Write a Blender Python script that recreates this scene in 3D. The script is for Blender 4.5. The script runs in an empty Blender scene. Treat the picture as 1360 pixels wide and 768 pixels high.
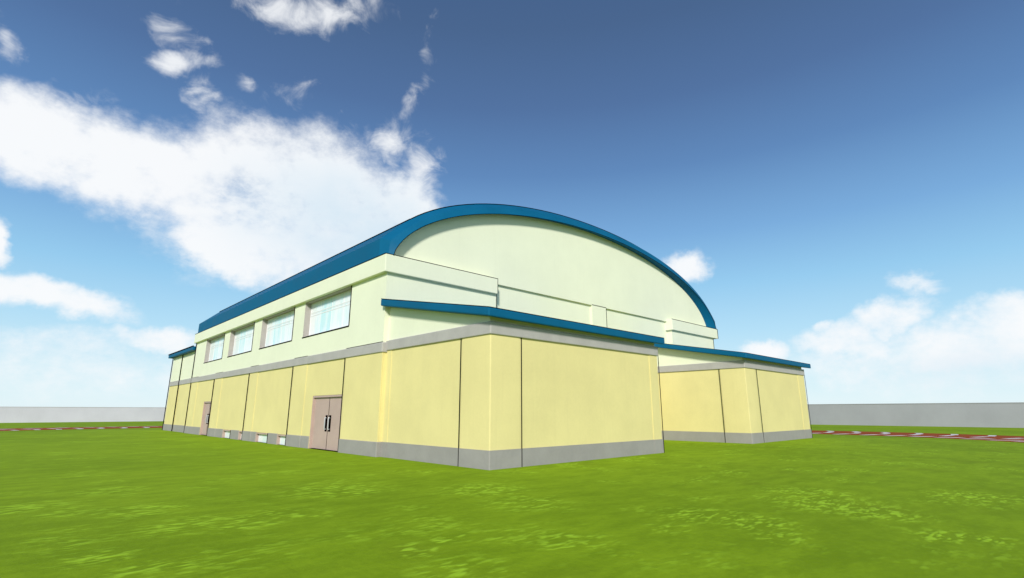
import bpy, bmesh, math
from math import radians as R, sin, cos, pi

sc = bpy.context.scene
col = sc.collection
# ------------------------------------------------------------------ helpers
def lin(r, g, b):
    f = lambda c: (c/255/12.92) if c/255 <= .04045 else ((c/255+.055)/1.055)**2.4
    return (f(r), f(g), f(b))

class MB:
    """collects faces and links them as ONE mesh object"""
    def __init__(self): self.v = []; self.f = []; self.mi = []; self.m = 0
    def add(self, verts, faces):
        n = len(self.v); self.v += [tuple(p) for p in verts]
        self.f += [tuple(i+n for i in f) for f in faces]; self.mi += [self.m]*len(faces)
    def box(self, x0, x1, y0, y1, z0, z1):
        x0, x1 = sorted((x0, x1)); y0, y1 = sorted((y0, y1)); z0, z1 = sorted((z0, z1))
        self.add([(x0,y0,z0),(x1,y0,z0),(x1,y1,z0),(x0,y1,z0),(x0,y0,z1),(x1,y0,z1),(x1,y1,z1),(x0,y1,z1)],
                 [(0,3,2,1),(4,5,6,7),(0,1,5,4),(1,2,6,5),(2,3,7,6),(3,0,4,7)])
    def prism(self, path, z0, z1, cap=True):
        """closed plan polygon extruded; z0/z1 may be numbers or functions of the plan point"""
        a = [(x, y, z0(x, y) if callable(z0) else z0) for x, y in path]
        b = [(x, y, z1(x, y) if callable(z1) else z1) for x, y in path]
        n = len(path)
        fs = [(i, (i+1) % n, n+(i+1) % n, n+i) for i in range(n)]
        if cap: fs += [tuple(range(n))[::-1], tuple(range(n, 2*n))]
        self.add(a+b, fs)
    def tube(self, pts, r, k=6, closed=False):
        from mathutils import Vector
        P = [Vector(p) for p in pts]; rings = []
        for i, p in enumerate(P):
            t = (P[min(i+1, len(P)-1)] - P[max(i-1, 0)]).normalized()
            up = Vector((0, 1, 0)) if abs(t.y) < .9 else Vector((0, 0, 1))
            a = t.cross(up).normalized(); b = t.cross(a)
            rings.append([p + r*(a*cos(2*pi*j/k) + b*sin(2*pi*j/k)) for j in range(k)])
        vs = [q for rg in rings for q in rg]
        fs = [(i*k+j, i*k+(j+1) % k, (i+1)*k+(j+1) % k, (i+1)*k+j) for i in range(len(P)-1) for j in range(k)]
        fs += [tuple(range(k)), tuple(range((len(P)-1)*k, len(P)*k))]
        self.add(vs, fs)
    def build(self, name, mats, parent=None, bevel=0, seg=2, smooth=False, recalc=True, angle=35):
        me = bpy.data.meshes.new(name); me.from_pydata(self.v, [], self.f)
        for m in (mats if isinstance(mats, (list, tuple)) else [mats]): me.materials.append(m)
        for p, i in zip(me.polygons, self.mi): p.material_index = i
        bm = bmesh.new(); bm.from_mesh(me)
        if recalc: bmesh.ops.recalc_face_normals(bm, faces=bm.faces[:])
        if smooth:
            for e in bm.edges:
                if len(e.link_faces) == 2: e.smooth = e.calc_face_angle(0) < R(angle)
            for f in bm.faces: f.smooth = True
        bm.to_mesh(me); bm.free()
        o = bpy.data.objects.new(name, me); col.objects.link(o)
        if parent: o.parent = parent
        if bevel:
            md = o.modifiers.new('soft_edge', 'BEVEL'); md.width = bevel; md.segments = seg
            md.limit_method = 'ANGLE'; md.angle_limit = R(40); md.harden_normals = False
        return o

def empty(name, loc=(0, 0, 0)):
    o = bpy.data.objects.new(name, None); o.location = loc; col.objects.link(o); return o
def tag(o, label=None, cat=None, group=None, kind=None):
    for k, v in (('label', label), ('category', cat), ('group', group), ('kind', kind)):
        if v: o[k] = v
    return o

class NT:
    def __init__(s, tree): s.t = tree; s.n = tree.nodes; s.l = tree.links
    def new(s, typ, **kw):
        n = s.n.new(typ)
        for k, v in kw.items(): setattr(n, k, v)
        return n
    def put(s, a, b):
        if hasattr(a, 'is_output'): s.l.new(a, b)
        else: b.default_value = a
    def math(s, op, a, b=None, c=None, clamp=False):
        n = s.new('ShaderNodeMath', operation=op, use_clamp=clamp); s.put(a, n.inputs[0])
        if b is not None: s.put(b, n.inputs[1])
        if c is not None: s.put(c, n.inputs[2])
        return n.outputs[0]
    def ramp(s, x, a, b, c=0., d=1., smooth=True):
        n = s.new('ShaderNodeMapRange', interpolation_type='SMOOTHSTEP' if smooth else 'LINEAR')
        s.put(x, n.inputs[0]); s.put(a, n.inputs[1]); s.put(b, n.inputs[2]); s.put(c, n.inputs[3]); s.put(d, n.inputs[4])
        return n.outputs[0]
    def mix(s, f, a, b, blend='MIX'):
        n = s.new('ShaderNodeMix', data_type='RGBA', blend_type=blend)
        c4 = lambda c: c if hasattr(c, 'is_output') else tuple(c)+(1,)
        s.put(f, n.inputs[0]); s.put(c4(a), n.inputs[6]); s.put(c4(b), n.inputs[7]); return n.outputs[2]
    def noise(s, vec, scale, detail=4, rough=.5, dim='3D', out=0, dist=0):
        n = s.new('ShaderNodeTexNoise', noise_dimensions=dim)
        s.put(vec, n.inputs['Vector']); n.inputs['Scale'].default_value = scale
        n.inputs['Detail'].default_value = detail; n.inputs['Roughness'].default_value = rough
        n.inputs['Distortion'].default_value = dist
        return n.outputs[out]
    def mapping(s, vec, loc=(0,0,0), rot=(0,0,0), scale=(1,1,1), typ='POINT'):
        n = s.new('ShaderNodeMapping', vector_type=typ); s.put(vec, n.inputs[0])
        n.inputs[1].default_value = loc; n.inputs[2].default_value = rot; n.inputs[3].default_value = scale
        return n.outputs[0]

def base_mat(name, rough=.6, spec=.3):
    m = bpy.data.materials.new(name); m.use_nodes = True
    nt = NT(m.node_tree); p = nt.n['Principled BSDF']
    p.inputs['Roughness'].default_value = rough; p.inputs['Specular IOR Level'].default_value = spec
    return m, nt, p
def paint(name, c, rough=.6, spec=.25, var=.05, scale=1.2, bump=.0, bscale=60, streak=0.):
    """a painted or rendered surface with faint blotches, rain streaks and grain"""
    m, nt, p = base_mat(name, rough, spec)
    co = nt.new('ShaderNodeNewGeometry').outputs['Position']
    n1 = nt.noise(co, scale, 5, .6); n2 = nt.noise(co, 14, 3, .6)
    f = nt.math('ADD', nt.math('MULTIPLY', n1, .75), nt.math('MULTIPLY', n2, .25))
    dk = tuple(x*(1-var*1.6) for x in c); lt = tuple(min(.92, x*(1+var)) for x in c)
    base = nt.mix(nt.ramp(f, .3, .7), dk, lt)
    if streak:
        st = nt.noise(nt.mapping(co, scale=(3.2, 3.2, .12)), 2.2, 4, .6)
        base = nt.mix(nt.math('MULTIPLY', nt.ramp(st, .52, .78), streak), base, tuple(x*.72 for x in c))
    nt.put(base, p.inputs['Base Color'])
    nt.put(nt.ramp(n1, .2, .8, rough-.08, rough+.08), p.inputs['Roughness'])
    if bump:
        b = nt.new('ShaderNodeBump'); b.inputs['Strength'].default_value = bump; b.inputs['Distance'].default_value = .01
        nt.put(nt.noise(co, bscale, 4, .6), b.inputs['Height']); nt.put(b.outputs[0], p.inputs['Normal'])
    return m

M = {}
M['yellow'] = paint('yellow_render', (.755, .66, .305), .75, .15, .035, .6, .25, 45, .10)
M['green'] = paint('pale_green_render', (.785, .805, .62), .75, .15, .02, .6, .2, 45, .07)
M['grey'] = paint('grey_concrete', (.325, .308, .292), .7, .2, .05, 1.6, .3, 40, .12)
M['band'] = paint('light_grey_band', (.43, .41, .39), .7, .2, .05, 1.6, .3, 40, .10)
M['jamb'] = paint('grey_jamb', (.42, .385, .36), .7, .2, .05, 1.6)
M['blue'] = paint('blue_metal', (.002, .108, .225), .6, .12, .06, .7)
M['ink'] = paint('black_ink', (.0015, .0015, .0015), .9, .0, .02)  # for edge outlines modelled as thin black strips, and the handle plates
M['door'] = paint('mauve_door', (.49, .36, .315), .55, .3, .05, 1.1)
M['steel'] = paint('steel', (.45, .45, .46), .35, .5, .04)
M['bar'] = paint('window_bar', (.80, .80, .82), .5, .3, .02)
M['trackred'] = paint('red_track', (.36, .095, .042), .9, .0, .06, .5, .3, 80)
M['white'] = paint('white_marking', (.82, .82, .80), .7, .2, .04)
M['wall_shaded_tone'] = paint('wall_shaded_tone', (.36, .36, .38), .8, .15, .06, .25, .2, 20, .10)  # darker copy: the shade on this wall is put into its colour
M['wall_sunlit_tone'] = paint('wall_sunlit_tone', (.60, .575, .635), .8, .15, .05, .25, .2, 20, .10)  # paler copy: sunlight on this wall is put into its colour

def glass_mat(name, tint, white):
    """opaque pane painted in pale and cyan diagonal passages"""
    m, nt, p = base_mat(name, .08, .5)
    co = nt.new('ShaderNodeNewGeometry').outputs['Position']
    n = nt.noise(nt.mapping(co, rot=(R(28), 0, 0), scale=(1, 1.7, .45)), 1.5, 2, .5)
    nt.put(nt.mix(nt.ramp(n, .42, .6), white, tint), p.inputs['Base Color'])
    return m
M['glass'] = glass_mat('pale_pane', (.76, .87, .89), (.88, .89, .915))
M['glass_cyan'] = glass_mat('cyan_pane', (.60, .83, .86), (.76, .87, .89))

# ------------------------------------------------------------------ lawn
def grass_mat():
    m, nt, p = base_mat('lawn_grass', .9, .08)
    co = nt.new('ShaderNodeNewGeometry').outputs['Position']
    big = nt.noise(co, .16, 4, .55); mid = nt.noise(nt.mapping(co, rot=(0, 0, .6), scale=(1, 2.2, 1)), 1.1, 5, .65)
    fine = nt.noise(co, 9, 4, .7)
    f = nt.math('ADD', nt.math('ADD', nt.math('MULTIPLY', big, .35), nt.math('MULTIPLY', mid, .45)), nt.math('MULTIPLY', fine, .2))
    base = nt.mix(nt.ramp(f, .36, .64), (.185, .30, .005), (.27, .415, .010))
    # brownish patches
    br = nt.ramp(nt.noise(co, .45, 3, .5), .58, .75)
    base = nt.mix(nt.math('MULTIPLY', br, .35), base, (.18, .25, .009))
    # lighter clover-like leaves in drifts
    clus = nt.math('MULTIPLY', nt.ramp(nt.noise(co, .55, 3, .62), .50, .68), .75)
    # drifts of broader, paler leaves seen on this lawn: centre and radius in metres
    jit = nt.new('ShaderNodeVectorMath', operation='SCALE'); nt.put(nt.noise(co, 2.5, 3, .6, out=1), jit.inputs[0]); jit.inputs[3].default_value = .7
    cj = nt.new('ShaderNodeVectorMath', operation='ADD'); nt.put(co, cj.inputs[0]); nt.put(jit.outputs[0], cj.inputs[1])
    for px, py, pr in [(-7.79, 2.31, 0.44), (-9.04, 0.94, 0.48), (-8.52, -0.06, 0.29), (-7.61, -0.57, 0.47), (-7.37, -2.33, 0.46), (-6.88, -2.79, 0.36), (-6.26, -2.27, 0.34), (-5.97, -2.7, 0.28), (-8.17, -4.44, 0.29), (-4.44, -0.57, 0.75), (-5.5, -4.58, 0.18), (-5.85, -5.55, 0.21), (-5.25, -5.38, 0.18), (-2.31, -2.57, 0.67), (-4.27, -6.46, 0.36), (-2.82, -4.24, 0.51), (-2.83, -6.92, 0.2), (-1.64, -6.85, 0.5), (-1.59, -7.49, 0.42), (0.77, -7.82, 0.69), (-2.31, -8.15, 0.23), (-0.76, -9.45, 0.28), (-0.54, -9.81, 0.23), (0.35, -8.49, 0.46), (1.84, -7.14, 0.57), (3.49, -9.3, 0.55), (-8.49, -3.48, 0.24), (-5.89, -6.48, 0.33)]:
        ds = nt.new('ShaderNodeVectorMath', operation='DISTANCE'); nt.put(cj.outputs[0], ds.inputs[0]); ds.inputs[1].default_value = (px+.35, py+.35, .35)
        clus = nt.math('MAXIMUM', clus, nt.ramp(ds.outputs['Value'], pr*2.0, pr*.6))
    tot = None
    for ang, sx, sy, off in ((.1, 3.6, 8.5, 0), (.75, 3.9, 9.5, 7.3), (1.4, 3.6, 8.0, 3.1)):
        nz = nt.noise(nt.mapping(co, loc=(off, off*.6, off*2), rot=(0, 0, ang), scale=(sx, sy, 1)), 1.0, 1.5, .5)
        leaf = nt.ramp(nz, .55, .71)
        tot = leaf if tot is None else nt.math('MAXIMUM', tot, leaf)
    leaf = nt.math('MULTIPLY', tot, clus)
    base = nt.mix(nt.math('MULTIPLY', leaf, .85), base, (.42, .68, .035))
    nt.put(base, p.inputs['Base Color'])
    b = nt.new('ShaderNodeBump'); b.inputs['Strength'].default_value = .35; b.inputs['Distance'].default_value = .03
    nt.put(nt.math('ADD', fine, nt.math('MULTIPLY', leaf, .5)), b.inputs['Height']); nt.put(b.outputs[0], p.inputs['Normal'])
    return m
M['grass'] = grass_mat()
g = MB(); g.add([(-1500,-1500,0),(1500,-1500,0),(1500,1500,0),(-1500,1500,0)], [(0,1,2,3)])
tag(g.build('ground', M['grass'], recalc=False), kind='structure')

# ------------------------------------------------------------------ running track: a rounded loop round the site
TX0, TX1, TY0, TY1, TR = -20., 34.9, -16., 53.0, 16.
def track_loop(step):
    """points and outward normals along the centre line"""
    out = []
    cs = [((TX1-TR, TY0+TR), -90), ((TX1-TR, TY1-TR), 0), ((TX0+TR, TY1-TR), 90), ((TX0+TR, TY0+TR), 180)]
    raw = []
    for (cx, cy), a0 in cs:
        for i in range(65):
            a = R(a0 + 90*i/64); raw.append((cx+TR*cos(a), cy+TR*sin(a), cos(a), sin(a)))
    raw.append(raw[0])
    d = 0.; nxt = 0.
    for a, b in zip(raw, raw[1:]):
        L = math.hypot(b[0]-a[0], b[1]-a[1])
        while nxt <= d+L and L > 0:
            t = (nxt-d)/L; nx = a[2]+(b[2]-a[2])*t; ny = a[3]+(b[3]-a[3])*t; k = math.hypot(nx, ny)
            out.append((a[0]+(b[0]-a[0])*t, a[1]+(b[1]-a[1])*t, nx/k, ny/k)); nxt += step
        d += L
    return out
HW = 3.75
lp = track_loop(1.0); n = len(lp)
t = MB()
t.add([(x-nx*HW, y-ny*HW, .006) for x, y, nx, ny in lp] + [(x+nx*HW, y+ny*HW, .006) for x, y, nx, ny in lp],
      [(i, n+i, n+(i+1) % n, (i+1) % n) for i in range(n)])
tag(t.build('running_track', M['trackred']), kind='structure')
mk = MB()
for x, y, nx, ny in track_loop(1.75)[:-1]:
    tx, ty = -ny, nx                                       # along the lane
    pts = []
    for k in range(9):
        s = -1+k/4.0
        bul = -.75*(1-s*s)*1.0 - .25*(1-s)                  # hooked mark, bulging one way
        w = .21
        pts.append((x+nx*s*3.35+tx*bul, y+ny*s*3.35+ty*bul, w))
    vs = [(a+tx*w, b+ty*w, .010) for a, b, w in pts] + [(a-tx*w, b-ty*w, .010) for a, b, w in pts]
    mk.add(vs, [(i, i+1, 10+i, 9+i) for i in (0, 1, 3, 4, 6, 7)])
tag(mk.build('track_markings', M['white']), kind='structure')

# ------------------------------------------------------------------ perimeter walls
def site_wall(name, x0, x1, y0, y1, h, mat, label):
    w = empty(name, ((x0+x1)/2, (y0+y1)/2, 0))
    cx, cy = w.location.x, w.location.y
    b = MB(); b.box(x0-cx, x1-cx, y0-cy, y1-cy, 0, h); b.build('wall_panel', mat, w)
    c = MB(); c.box(x0-cx-.04, x1-cx+.04, y0-cy-.04, y1-cy+.04, h, h+.07); c.build('coping', mat, w, .01)
    return tag(w, label, 'wall', kind='thing')
site_wall('perimeter_wall', 60.5, 60.85, -90, 90.3, 2.3, M['wall_shaded_tone'],
          'long plain boundary wall, shade painted into its grey, on the right beyond the hooked track marks')
site_wall('perimeter_wall', -110, 60.85, 90.7, 91.05, 2.12, M['wall_sunlit_tone'],
          'long plain boundary wall, sunlight painted into its pale colour, far behind the lawn left of the gymnasium')

# ------------------------------------------------------------------ the gymnasium
GYM = empty('gymnasium', (0, 0, 0))
tag(GYM, 'sports hall with yellow lower walls, pale green upper walls and blue arched roof', 'building', kind='thing')
def relief_path(pts, r=.12, k=5, corners=()):
    """plan path with the listed corner indices rounded"""
    out = []
    for i, p in enumerate(pts):
        if i in corners:
            a, b = pts[i-1], pts[(i+1) % len(pts)]
            ua = ((a[0]-p[0]), (a[1]-p[1])); ub = ((b[0]-p[0]), (b[1]-p[1]))
            la, lb = math.hypot(*ua), math.hypot(*ub)
            A = (p[0]+ua[0]/la*r, p[1]+ua[1]/la*r); B = (p[0]+ub[0]/lb*r, p[1]+ub[1]/lb*r)
            for j in range(k+1):
                s = j/k
                out.append(((1-s)**2*A[0]+2*s*(1-s)*p[0]+s*s*B[0], (1-s)**2*A[1]+2*s*(1-s)*p[1]+s*s*B[1]))
        else: out.append(p)
    return out
def ink_bar(mb, x, y, z0, z1, w=.045):
    mb.box(x-w/2, x+w/2, y-w/2, y+w/2, z0, z1)

ZB0, ZB1, ZP = 3.62, 3.98, .49          # grey band, plinth top
SL, ZR = .195, 4.36                     # slope of the low roofs, height at v = 0
RZ = lambda y: ZR+SL*y

def low_annex(x0, x1, side_pil, pil_l, pil_r, ro_l, ro_r, back):
    rl = .02
    def plan(off, d=0.):
        o = off
        pts = [(x0-o, back), (x0-o, back-.35-d), (x0+rl-o, back-.35-d), (x0+rl-o, side_pil+d), (x0-o, side_pil+d), (x0-o, -o),
               (pil_l+d, -o), (pil_l+d, rl-o), (pil_r-d, rl-o), (pil_r-d, -o), (x1+o, -o), (x1+o, back)]
        return relief_path(pts, .035, 4, (5,))
    wall = MB(); wall.prism(plan(0), 0, ZB1-.02)
    w = wall.build('annex_wall', M['yellow'], GYM, smooth=True)
    p = MB(); p.prism(plan(.03, .02), -.02, ZP); p.build('plinth', M['grey'], w, smooth=True)
    # flush band: a straight rail all round
    b = MB()
    o = .05
    b.prism(relief_path([(x0-o, back), (x0-o, -o), (x1+o, -o), (x1+o, back)], .035, 4, (1,)), ZB0, ZB1)
    b.build('string_course', M['band'], w, .03, 2)
    gi = MB(); gi.prism([(x0+.03, .06), (x1-.03, .06), (x1-.03, back), (x0+.03, back)], ZB1-.01, lambda x, y: RZ(y)-.2)
    gi.build('gable_infill', M['green'], w)
    rf = MB(); th = .25; f0 = -.33
    rf.prism([(ro_l, f0), (ro_r, f0), (ro_r, back-.01), (ro_l, back-.01)], lambda x, y: RZ(y)-th, lambda x, y: RZ(y))
    r = rf.build('annex_roof', M['blue'], w, .04, 2)
    e = MB(); k = .016
    e.tube([(ro_l+.02, back-.02, RZ(back)+.005), (ro_l+.02, f0+.02, RZ(f0)+.005)], k)
    e.build('roof_outline', M['ink'], w); e = MB()
    e.tube([(ro_l+.02, f0+.02, RZ(f0)+.005), (ro_r-.02, f0+.02, RZ(f0)+.005)], k)
    e.build('roof_outline', M['ink'], w)
    s = .02
    for jx, jy, jz in ((x0-.03, side_pil+.03, ZB0), (pil_l+.03, -.03, ZB0), (x1+.035, -.035, ZB1)):
        j = MB(); ink_bar(j, jx, jy, 0, jz, s); j.build('outline_strip', M['ink'], w)
    return w
low_annex(0.0, 8.6, 1.28, 1.14, 8.06, -.36, 8.72, 5.69)
low_annex(16.65, 25.0, 1.27, 17.95, 24.0, 16.2, 25.45, 5.69)

# --- lower hall wall (side facing the camera) with door and vent openings
HU, RU = -.17, -.148                     # pilaster face, recessed panel face
V0, V1 = 5.68, 33.5
DOORS = [(8.6, 11.45), (27.3, 29.35)]
VENTS = [(13.95, 15.1), (16.35, 18.1), (20.25, 20.95), (22.45, 24.0)]
PILS = [(V0, 8.54), (12.3, 13.88), (18.85, 20.2), (25.55, 27.25), (31.6, V1)]
hw = MB()
def cells(mb, u, a0, a1, z0, z1, ops, depth, mi_face=0, mi_rev=0):
    A = sorted({a0, a1, *[o[0] for o in ops], *[o[1] for o in ops]}); Z = sorted({z0, z1, *[o[2] for o in ops], *[o[3] for o in ops]})
    mb.m = mi_face
    for a, b in zip(A, A[1:]):
        for c, d in zip(Z, Z[1:]):
            mid = ((a+b)/2, (c+d)/2)
            if not any(o[0] < mid[0] < o[1] and o[2] < mid[1] < o[3] for o in ops):
                mb.add([(u, a, c), (u, b, c), (u, b, d), (u, a, d)], [(0, 3, 2, 1)])
    mb.m = mi_rev
    for a, b, c, d in ops:
        e = u+depth
        mb.add([(u,a,c),(u,b,c),(u,b,d),(u,a,d),(e,a,c),(e,b,c),(e,b,d),(e,a,d)], [(0,1,5,4),(1,2,6,5),(2,3,7,6),(3,0,4,7)])
    mb.m = 0
cells(hw, RU, V0, V1, 0, ZB1, [(a, b, 0, 2.16) for a, b in DOORS] + [(a, b, 0, .47) for a, b in VENTS], .3)
for a, b in PILS: hw.box(HU, RU+.02, a, b, 0, ZB1-.03)
hw.box(HU+.02, 25.5, V0+.01, V0+.3, 0, ZB1-.03)           # wall of the hall's end, behind the low annexes
hw.box(25.2, 25.5, V0+.3, V1, 0, ZB1-.03); hw.box(HU+.3, 25.5, V1-.3, V1-.01, 0, ZB1-.03)
hall = hw.build('hall_wall', M['yellow'], GYM, recalc=False)
blk = sorted(DOORS+VENTS); cur = V0-.0
for a, b in blk+[(V1+.035, 0)]:
    pl = MB()
    for x, y in [(cur, a)]:
        # split at pilasters so that the plinth follows the relief
        cuts = sorted({x, y, *[q for pr in PILS for q in pr if x < q < y]})
        for c, d in zip(cuts, cuts[1:]):
            pil = any(q[0]-.001 <= (c+d)/2 <= q[1]+.036 for q in PILS)
            pl.box((HU if pil else RU)-.035, RU+.01, c-(.02 if pil and c > V0 else 0), d+(.018 if pil and d < a else 0), -.02, ZP)
    if cur == V0: pl.box(HU-.035, 25.53, V0-.035, V0+.012, -.02, ZP)
    pl.build('plinth', M['grey'], hall, .025, 3)
    cur = b
bd = MB(); bd.box(HU-.05, HU+.3, V0-.05, V1+.03, ZB0-.06, ZB1-.06); bd.box(HU+.3, 25.55, V0-.05, V0+.25, ZB0-.06, ZB1-.06)
bd.build('string_course', M['band'], hall, .03, 2)
for a, jz, jw in ((8.54, ZB0-.06, .024), (13.88, ZB0-.06, .03), (20.2, ZB0-.06, .036), (27.25, ZB0-.06, .044), (V1+.005, 6.5, .05)):
    js = MB(); ink_bar(js, HU-.03, a, 0, jz, jw); js.build('outline_strip', M['ink'], hall)

# --- doors: frame > leaves and handles
def double_door(a0, a1, mid):
    h = 2.13; u = RU+.10
    f = MB(); t = .055
    f.box(RU+.01, u+.05, a0, a0+t, 0, h); f.box(RU+.01, u+.05, a1-t, a1, 0, h); f.box(RU+.01, u+.05, a0+t, a1-t, h-t, h+.03)
    d = f.build('double_door', M['door'], GYM, .006)
    for s0, s1 in ((a0+t, mid-.012), (mid+.012, a1-t)):
        l = MB(); l.box(u, u+.05, s0, s1, .02, h-t-.004); l.build('door_leaf', M['door'], d, .006)
    g_ = MB(); g_.box(u-.006, u+.06, mid-.011, mid+.011, .02, h-t-.002); g_.build('meeting_gap', M['ink'], d)
    for s in (-1, 1):
        y = mid+s*.165
        b = MB(); b.box(u-.012, u, y-.095, y+.095, .72, 1.36); b.build('handle_backplate', M['ink'], d, .02)
        q = MB(); q.tube([(u-.05, y, .79), (u-.07, y, .84), (u-.07, y, 1.23), (u-.05, y, 1.28)], .026, 10)
        q.box(u-.05, u-.01, y-.02, y+.02, .80, .83); q.box(u-.05, u-.01, y-.02, y+.02, 1.24, 1.27)
        q.build('handle', M['steel'], d, smooth=True)
    return d
double_door(8.6, 11.45, 9.95)
double_door(27.3, 29.35, 28.12)

# --- floor-level vents
for a, b in VENTS:
    f = MB(); u = RU+.11; t = .05
    f.box(RU-.03, u+.03, a, a+t, 0, .455); f.box(RU-.03, u+.03, b-t, b, 0, .455); f.box(RU-.03, u+.03, a+t, b-t, .40, .46)
    v = f.build('floor_window', M['door'], GYM, .005)
    q = MB(); q.box(u, u+.02, a+t, b-t, .0, .40); q.build('pane', M['glass'], v)
    c = MB(); c.box(RU-.055, RU-.03, a-.035, a, 0, .47); c.build('jamb_outline', M['ink'], v)

# --- upper hall wall
WZ0, WZ1, CZ0, CZ1 = 4.84, 6.50, 6.50, 7.17
WINS = [(8.48, 13.15), (14.45, 19.1), (20.4, 25.0), (26.25, 30.7)]
up = MB()
cells(up, HU, V0, V1, ZB1-.08, 6.7, [(a, b, WZ0, WZ1) for a, b in WINS], .02)
up.box(HU+.001, 5.22, V0-.001, V0+.4, ZB1-.08, 6.7)        # corner block on the gable side
up.box(20.0, 25.55, V0-.001, V0+.4, ZB1-.08, 6.7)
up.box(25.2, 25.55, V0+.4, V1, ZB1-.08, 6.7); up.box(HU+.4, 25.55, V1-.3, V1-.002, ZB1-.08, 6.9)
TV = 5.92                                                    # face of the gable wall
up.box(5.22, 20.0, TV+.12, TV+.5, ZB1-.08, 7.10)            # recessed panels
up.box(12.27, 13.52, TV, TV+.14, ZB1-.08, 7.10)              # middle pier
upper = up.build('upper_wall', M['green'], GYM, recalc=False)
for a, b in WINS:
    d = .27; t = .03
    f = MB(); f.m = 0
    u0, u1 = HU+.004, HU+d
    f.box(u0, u1+.06, a, a+t, WZ0, WZ1); f.box(u0, u1+.06, b-t, b, WZ0, WZ1)
    f.box(u0, u1+.06, a+t, b-t, WZ1-t, WZ1); f.box(u0, u1+.06, a+t, b-t, WZ0, WZ0+t)
    f.m = 1
    w = .045; zt = WZ0+1.02
    A0, A1, Z0, Z1 = a+t, b-t, WZ0+t, WZ1-t
    for i in range(5):
        y = A0+(A1-A0)*i/4
        y = min(max(y, A0+w/2), A1-w/2)
        f.box(u1-.006, u1+.04, y-w/2, y+w/2, Z0, Z1)
    for z in (Z0+w/2, zt, zt+.14, Z1-w/2): f.box(u1-.009, u1+.035, A0, A1, z-w/2, z+w/2)
    win = f.build('window', [M['jamb'], M['bar']], GYM, .004, 1)
    q = MB()
    for i in range(4):
        y0 = A0+(A1-A0)*i/4; y1 = A0+(A1-A0)*(i+1)/4
        for j, (z0, z1) in enumerate(((Z0, zt+.07), (zt+.07, Z1))):
            q.m = 1 if (i, j) in ((2, 0), (2, 1)) else 0
            q.box(u1, u1+.02, y0+.004, y1-.004, z0+.003, z1-.003)
    q.build('pane', [M['glass'], M['glass_cyan']], win)
    s = MB(); s.box(HU-.02, HU+.03, a-.02, b+.02, WZ0-.035, WZ0+.01); s.box(HU-.02, HU+.0, a-.045, a-.001, WZ0+.01, WZ1)
    s.build('edge_outline', M['ink'], win)

# --- cornice with black outlines drawn along its edges
cn = MB(); CO = HU-.17; CV = V0-.15
cn.prism([(CO, CV), (5.18, CV), (5.18, V0+.4), (HU+.3, V0+.4), (HU+.3, V1+.2), (CO, V1+.2)], CZ0, CZ1)
cn.build('cornice', M['green'], GYM, .02, 2); cn = MB()
cn.prism([(19.85, CV), (26.0, CV), (26.0, V1+.2), (25.3, V1+.2), (25.3, V0+.4), (19.85, V0+.4)], CZ0, CZ1)
cn.build('cornice', M['green'], GYM, .02, 2)
k = .022
for pts, r_ in (([(CO+.01, V1+.2, CZ1+.01), (CO+.01, CV+.01, CZ1+.01)], k), ([(CO+.01, CV+.01, CZ1+.01), (5.18, CV+.01, CZ1+.01)], .017),
               ([(5.17, CV, CZ0), (5.17, CV, CZ1)], .014), ([(19.85, CV+.01, CZ1+.01), (25.99, CV+.01, CZ1+.01)], .022),
               ([(26.0, CV, CZ0), (26.0, CV, CZ1)], .025), ([(5.22, V0-.005, 4.6), (5.22, V0-.005, CZ0)], .014),
               ([(13.53, TV, 4.6), (13.53, TV, 7.05)], .018), ([(25.56, V0, 4.6), (25.56, V0, CZ0)], .025)):
    sl = MB(); sl.tube(pts, r_); sl.build('edge_outline', M['ink'], GYM)

# --- arched roof: barrel, bevelled rim and soffit lofted along the hall
def arc(cu, s, h, z0, e, zb, N=56, lo=-9, hi=99):
    f0 = ((zb-z0)/h)**(e/2); t0 = math.asin(f0)
    out = []
    for i in range(N+1):
        t = t0+(pi-2*t0)*i/N; c_, s_ = cos(t), sin(t)
        u = cu-s*math.copysign(abs(c_)**(2/e), c_); z = z0+h*s_**(2/e)
        out.append((min(max(u, lo), hi), z))
    return out
ZS = CZ1-.02
Cc = arc(13.02, 13.5, 5.24, 6.52, 2.08, ZS, lo=-.30, hi=26.35)
Aa = arc(12.9, 13.05, 4.45, 6.62, 2.0, ZS, lo=-.02, hi=25.9)
Bb = arc(12.5, 12.85, 4.56, 6.62, 1.97, ZS)
iu, iz = max(Cc[2:28], key=lambda p: (p[1]-1.5)/(p[0]+9.38))
def chamfer(P, lo, hi, zf, iu):
    """upright fascia up to zf, then a straight chamfer up to the curve at iu"""
    q = []
    for u, z in P:
        m = min(u, 26.04-u)
        if m < iu:
            L = u < 13
            zc = iz
            t = (z-ZS)/(iz-ZS); ft = .30
            e = lo if L else hi; b = iu if L else 26.04-iu
            if t <= ft: u, z = e, ZS+(zf-ZS)*t/ft
            else: k = (t-ft)/(1-ft); u, z = e+(b-e)*k, zf+(iz-zf)*k
        q.append((u, z))
    return q
Cc = chamfer(Cc, -.30, 26.35, 7.90, iu)
Mm = [((a[0]*.45+c[0]*.55), (a[1]*.45+c[1]*.55)) for a, c in zip(Aa, Cc)]
VA, VM, VC = 5.52, 5.66, 6.12
rings = [(Bb, TV+.06), (Aa, VA), (Mm, VM), (Cc, VC), (Cc, 33.1), (Mm, 33.6), (Aa, 33.8), (Bb, 33.3)]
rm = MB(); N = len(Cc)
for prof, v in rings: rm.v += [(u, v, z) for u, z in prof]
for r in range(len(rings)-1):
    for i in range(N-1):
        rm.f.append((r*N+i, r*N+i+1, (r+1)*N+i+1, (r+1)*N+i)); rm.mi.append(0)
roof = rm.build('barrel_roof', M['blue'], GYM, smooth=True, recalc=True, angle=14)
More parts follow.
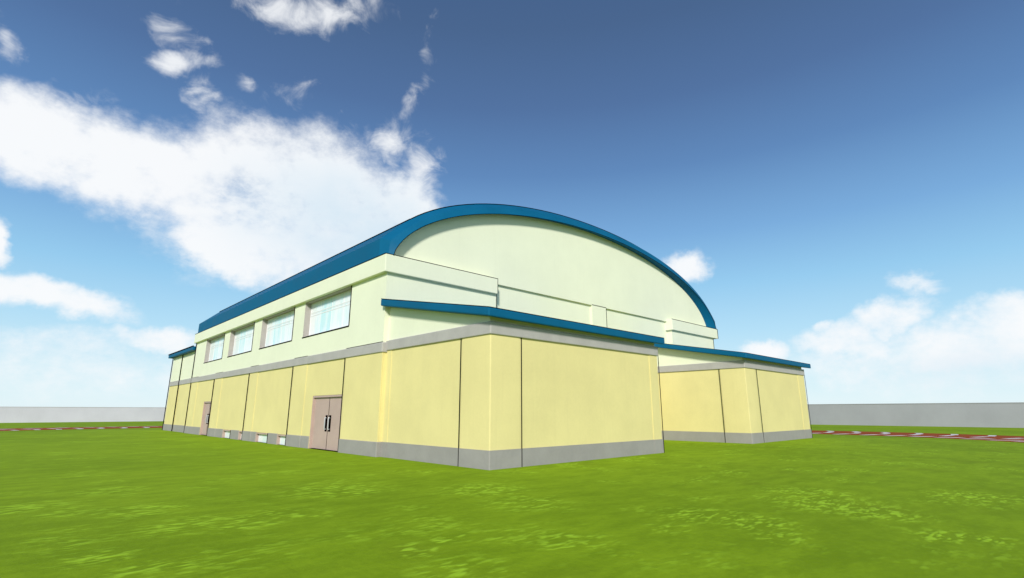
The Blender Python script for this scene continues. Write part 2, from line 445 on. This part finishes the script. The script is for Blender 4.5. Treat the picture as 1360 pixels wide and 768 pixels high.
outlines = [([(u, VC, z+.008) for u, z in Cc if u >= iu-.01], .026), ([(u, VA, z) for u, z in Aa], .013)]
for (u, z) in ((iu, iz), (26.04-iu, iz)): outlines.append(([(u, VC, z+.015), (u, 33.1, z+.015)], .03))  # outline along the barrel's silhouette from the camera, mirrored too
for pts, r_ in outlines:
    ed = MB(); ed.tube(pts, r_, 6); ed.build('roof_outline', M['ink'], roof)
# gable walls under the arch
for v0, v1 in ((TV, TV+.28), (33.2, 33.4)):
    gw = MB()
    poly = [(Bb[0][0], 7.06)]+Bb+[(Bb[-1][0], 7.06)]
    m = len(poly)
    gw.add([(u, v0, z) for u, z in poly]+[(u, v1, z) for u, z in poly],
           [tuple(range(m))[::-1], tuple(range(m, 2*m))]+[(i, (i+1) % m, m+(i+1) % m, m+i) for i in range(m)])
    gw.build('gable_wall', M['green'], GYM)

# --- tall annex at the far end
FX, FV0, FV1 = -.02, V1, 41.9
fw = MB(); fr = .02
pth = [(FX+fr, FV0-.02), (FX+fr, 38.3-.0), (FX+fr, 38.3), (FX, 38.3), (FX, FV1), (8.5, FV1), (8.5, FV0-.02)]
pth = [(FX, FV0-.02), (FX, 35.0), (FX+fr, 35.0), (FX+fr, 38.28), (FX, 38.28), (FX, 39.6), (FX, FV1), (8.5, FV1), (8.5, FV0-.02)]
off = lambda o: [(x-o if x < 5 else x+o, y+(o if y > 41 else (.02 if y in (35.0, 39.6) else (-.02 if y == 38.28 else 0)))) for x, y in pth]
fw.prism(pth, 0, 3.6); far = fw.build('annex_wall', M['yellow'], GYM)
q = MB(); q.prism(off(.001), 3.6, 6.1); q.build('upper_wall', M['green'], far)
q = MB(); q.prism(off(.035), -.02, ZP); q.build('plinth', M['grey'], far)
q = MB(); q.prism(off(.05), ZB0-.02, ZB1-.02); q.build('string_course', M['band'], far)
q = MB(); q.box(-.36, 8.9, V1+.21, 42.35, 6.0, 6.29); q.build('annex_roof', M['blue'], far, .03)
q = MB(); q.tube([(-.35, V1+.22, 6.30), (-.35, 42.34, 6.30)], .05); q.build('roof_outline', M['ink'], far)
for a in (38.28, FV1+.02):
    q = MB(); ink_bar(q, FX-.05, a, 0, 6.0, .055); q.build('outline_strip', M['ink'], far)

# ------------------------------------------------------------------ sky
SUN_AZ, SUN_EL = R(223.5), R(27)             # from behind the camera
w = bpy.data.worlds.new('World'); sc.world = w; w.use_nodes = True
nt = NT(w.node_tree); bg = nt.n['Background']
STR = .10
sky = nt.new('ShaderNodeTexSky', sky_type='NISHITA'); sky.sun_disc = False
sky.sun_elevation = SUN_EL; sky.sun_rotation = math.atan2(cos(SUN_AZ), sin(SUN_AZ))
sky.air_density = 1.0; sky.dust_density = .4; sky.ozone_density = 1.6
dirv = nt.new('ShaderNodeTexCoord').outputs['Generated']
sx = nt.new('ShaderNodeSeparateXYZ'); nt.put(dirv, sx.inputs[0])
az = nt.math('MULTIPLY', nt.math('ARCTAN2', sx.outputs[1], sx.outputs[0]), 180/pi)
el = nt.math('MULTIPLY', nt.math('ARCSINE', sx.outputs[2]), 180/pi)
grade = nt.new('ShaderNodeValToRGB'); nt.put(nt.ramp(el, -2, 90, 0, 1, False), grade.inputs[0])
GR = [(-2, (238, 250, 255)), (1.2, (226, 247, 255)), (4, (208, 239, 252)), (8, (182, 226, 250)), (13, (152, 207, 243)), (18.5, (124, 175, 224)), (25.7, (96, 138, 190)), (32.6, (82, 115, 163)), (40, (73, 102, 144)), (60, (55, 84, 130)), (90, (45, 72, 118))]
cr = grade.color_ramp
while len(cr.elements) < len(GR): cr.elements.new(.5)
for e, (a, c) in zip(cr.elements, GR): e.position = (a+2)/92; e.color = lin(*c)+(1,)
hs = nt.new('ShaderNodeVectorMath', operation='SCALE'); nt.put(grade.outputs[0], hs.inputs[0]); hs.inputs[3].default_value = 1/STR
base = nt.mix(.9, sky.outputs[0], hs.outputs[0])
# clouds: banks placed by azimuth and elevation, broken up by fractal noise
BL = [
(92.7,21.57,5.4,3.71,-6.9,1),(84.7,21.46,7.29,4.15,-.6,1),(75.51,20.66,9.49,7.75,1.1,1),(67.24,20.39,9.77,8.21,14.7,1),(58.66,22.02,5.56,3.25,26.7,1),(76.96,15.61,6.63,2.88,20,1),(69.89,15.78,8.83,4.63,10.2,1),
(92.89,12.93,.85,1.78,-13.1,1),(89.63,9.21,5.87,1.71,7.7,1),(81.09,6.53,3.53,1.5,1.6,.8),(88.8,4.02,9.88,2.76,-3.4,.5),(83.18,3.37,13.34,2.63,-2.3,.5),(27.3,14.9,2.3,2.0,-15.7,1),
(9.89,8.21,3.6,1.5,-17.7,.68),(13.92,6.08,3.9,1.9,-1.9,.75),(14.63,7.69,1.1,.8,4.8,.62),(4.91,5.58,7.6,3.2,-5.3,.86),(1.84,7.7,3.3,2.1,-6,.82),
(8.68,3.62,12.21,2.46,3,.55),(20.67,5.75,2.66,1.04,2.9,.9),
# the rest of the sky, outside the picture
(130,25,16,6,5,1),(160,12,14,4,0,.8),(-150,30,18,7,8,1),(-100,18,14,5,-6,1),(-50,28,15,6,10,1),(-25,12,12,3.5,0,.9),(180,48,16,6,0,.7),(-70,50,16,7,0,.7)]
# thin torn wisps
WL = [
(57.4,25.0,3.4,5.2,-14.2,1.15),(61.4,28.6,3.0,5.0,8,1.15),(59.5,32.2,1.7,3.4,12.9,.9),(65.5,27.2,5.5,5,-8.5,.85),(71.2,39.3,9.5,2.5,-10.3,.95),(57.5,36,1.3,7,8,.5),
(82.9,31.6,3.6,1.9,-21,1.25),(80.6,29.4,2.0,2.7,-18.8,.95),(84.6,34.2,5.0,2.3,24,.8),(77.4,31.5,1.9,1.6,-17.5,.75),(72.8,31.6,4.5,2.6,-14.2,.52),(95.9,27.5,1.3,2.6,-27.9,.9),(91,24.6,6,3,-20,.6),
(8.04,10.87,2.8,1.3,2.4,.95),(-120,40,14,5,10,.8),(120,45,14,5,-10,.8)]
wn = nt.new('ShaderNodeVectorMath', operation='SUBTRACT'); nt.put(nt.noise(dirv, 9, 5, .6, out=1), wn.inputs[0]); wn.inputs[1].default_value = (.5, .5, .5)
ws = nt.new('ShaderNodeVectorMath', operation='SCALE'); nt.put(wn.outputs[0], ws.inputs[0]); ws.inputs[3].default_value = 5.0
cb = nt.new('ShaderNodeCombineXYZ'); nt.put(az, cb.inputs[0]); nt.put(el, cb.inputs[1])
pa = nt.new('ShaderNodeVectorMath', operation='ADD'); nt.put(cb.outputs[0], pa.inputs[0]); nt.put(ws.outputs[0], pa.inputs[1])
flat = nt.new('ShaderNodeVectorMath', operation='MULTIPLY'); nt.put(pa.outputs[0], flat.inputs[0]); flat.inputs[1].default_value = (1, 1, 0)
def blobs(lst, r0, r1):
    field = None
    for a, e, ra, rb, rot, wt in lst:
        k = cos(R(e))
        sub = nt.new('ShaderNodeVectorMath', operation='SUBTRACT'); nt.put(flat.outputs[0], sub.inputs[0]); sub.inputs[1].default_value = (a, e, 0)
        mul = nt.new('ShaderNodeVectorMath', operation='MULTIPLY'); nt.put(sub.outputs[0], mul.inputs[0]); mul.inputs[1].default_value = (k, 1, 0)
        mp = nt.mapping(mul.outputs[0], rot=(0, 0, R(rot)), scale=(ra, rb, 1), typ='TEXTURE')
        ln = nt.new('ShaderNodeVectorMath', operation='LENGTH'); nt.put(mp, ln.inputs[0])
        d = nt.math('MULTIPLY', nt.ramp(ln.outputs['Value'], r0, r1), wt)
        field = d if field is None else nt.math('MAXIMUM', field, d)
    return field
field = blobs(BL, 1.45, .35)
hole = blobs([(76.4, 20.9, 4.6, 3.0, -25, 1), (72.8, 19.4, 3.6, 2.2, -20, .9)], 1.3, .2)
n1 = nt.noise(nt.mapping(dirv, scale=(1, 1, 1.5)), 7, 9, .62); n2 = nt.noise(nt.mapping(dirv, scale=(1, 1, 1.4)), 24, 6, .65)
n3 = nt.noise(nt.mapping(dirv, rot=(.3, .2, .5), scale=(1, 1, 1.2)), 17, 8, .6, dist=.6)
fr_ = nt.math('ADD', nt.math('MULTIPLY', nt.math('SUBTRACT', n1, .5), 1.15), nt.math('MULTIPLY', nt.math('SUBTRACT', n2, .5), .8))
bank = nt.math('ADD', field, nt.math('MULTIPLY', fr_, nt.ramp(field, 0, .25)))
bank = nt.math('SUBTRACT', bank, nt.math('MULTIPLY', hole, nt.ramp(n1, .40, .66, 0, .62)))
dens = nt.ramp(bank, .12, 1.0)
wf = blobs(WL, 1.25, .0)
wd = nt.ramp(nt.math('ADD', wf, nt.math('MULTIPLY', nt.math('SUBTRACT', n3, .5), nt.ramp(wf, 0, .2, 0, 2.3))), .30, 1.45)
dens = nt.math('MAXIMUM', dens, nt.math('MULTIPLY', wd, .92))
body = blobs([(64, 18.5, 15, 8.5, 12, 1), (-150, 28, 14, 5, 8, 1), (5, 3.5, 9, 2.5, 0, .6)], 1.2, .1)
thick = nt.math('MULTIPLY', body, nt.ramp(n1, .3, .6, .55, 1))
cc = nt.mix(thick, tuple(x/STR for x in lin(250, 252, 254)), tuple(x/STR for x in lin(220, 236, 247)))
fin = nt.mix(nt.math('MULTIPLY', dens, .97), base, cc)
nt.put(fin, bg.inputs[0]); bg.inputs[1].default_value = STR

# ------------------------------------------------------------------ sun
sd = bpy.data.lights.new('sun', 'SUN'); sd.energy = 3.95; sd.angle = R(7); sd.color = (1, .965, .90)
so = bpy.data.objects.new('sun', sd); col.objects.link(so)
from mathutils import Vector
dv = Vector((cos(SUN_AZ)*cos(SUN_EL), sin(SUN_AZ)*cos(SUN_EL), sin(SUN_EL)))
so.rotation_euler = dv.to_track_quat('Z', 'Y').to_euler(); so.location = dv*60

# ------------------------------------------------------------------ camera
cd = bpy.data.cameras.new('camera'); cd.sensor_fit = 'HORIZONTAL'; cd.sensor_width = 36; cd.lens = 683.68/1360*36
cd.clip_start = .05; cd.clip_end = 5000
ca = bpy.data.objects.new('camera', cd); col.objects.link(ca)
ca.location = (-9.38, -10.84, 1.5); ca.rotation_euler = (R(90+13.402), 0, R(-43.257))
sc.camera = ca
sc.render.resolution_x = 1024; sc.render.resolution_y = 578
vs = sc.view_settings; vs.view_transform = 'Standard'; vs.look = 'None'; vs.exposure = 0; vs.gamma = 1; vs.use_curve_mapping = False
sc.render.engine = 'CYCLES'
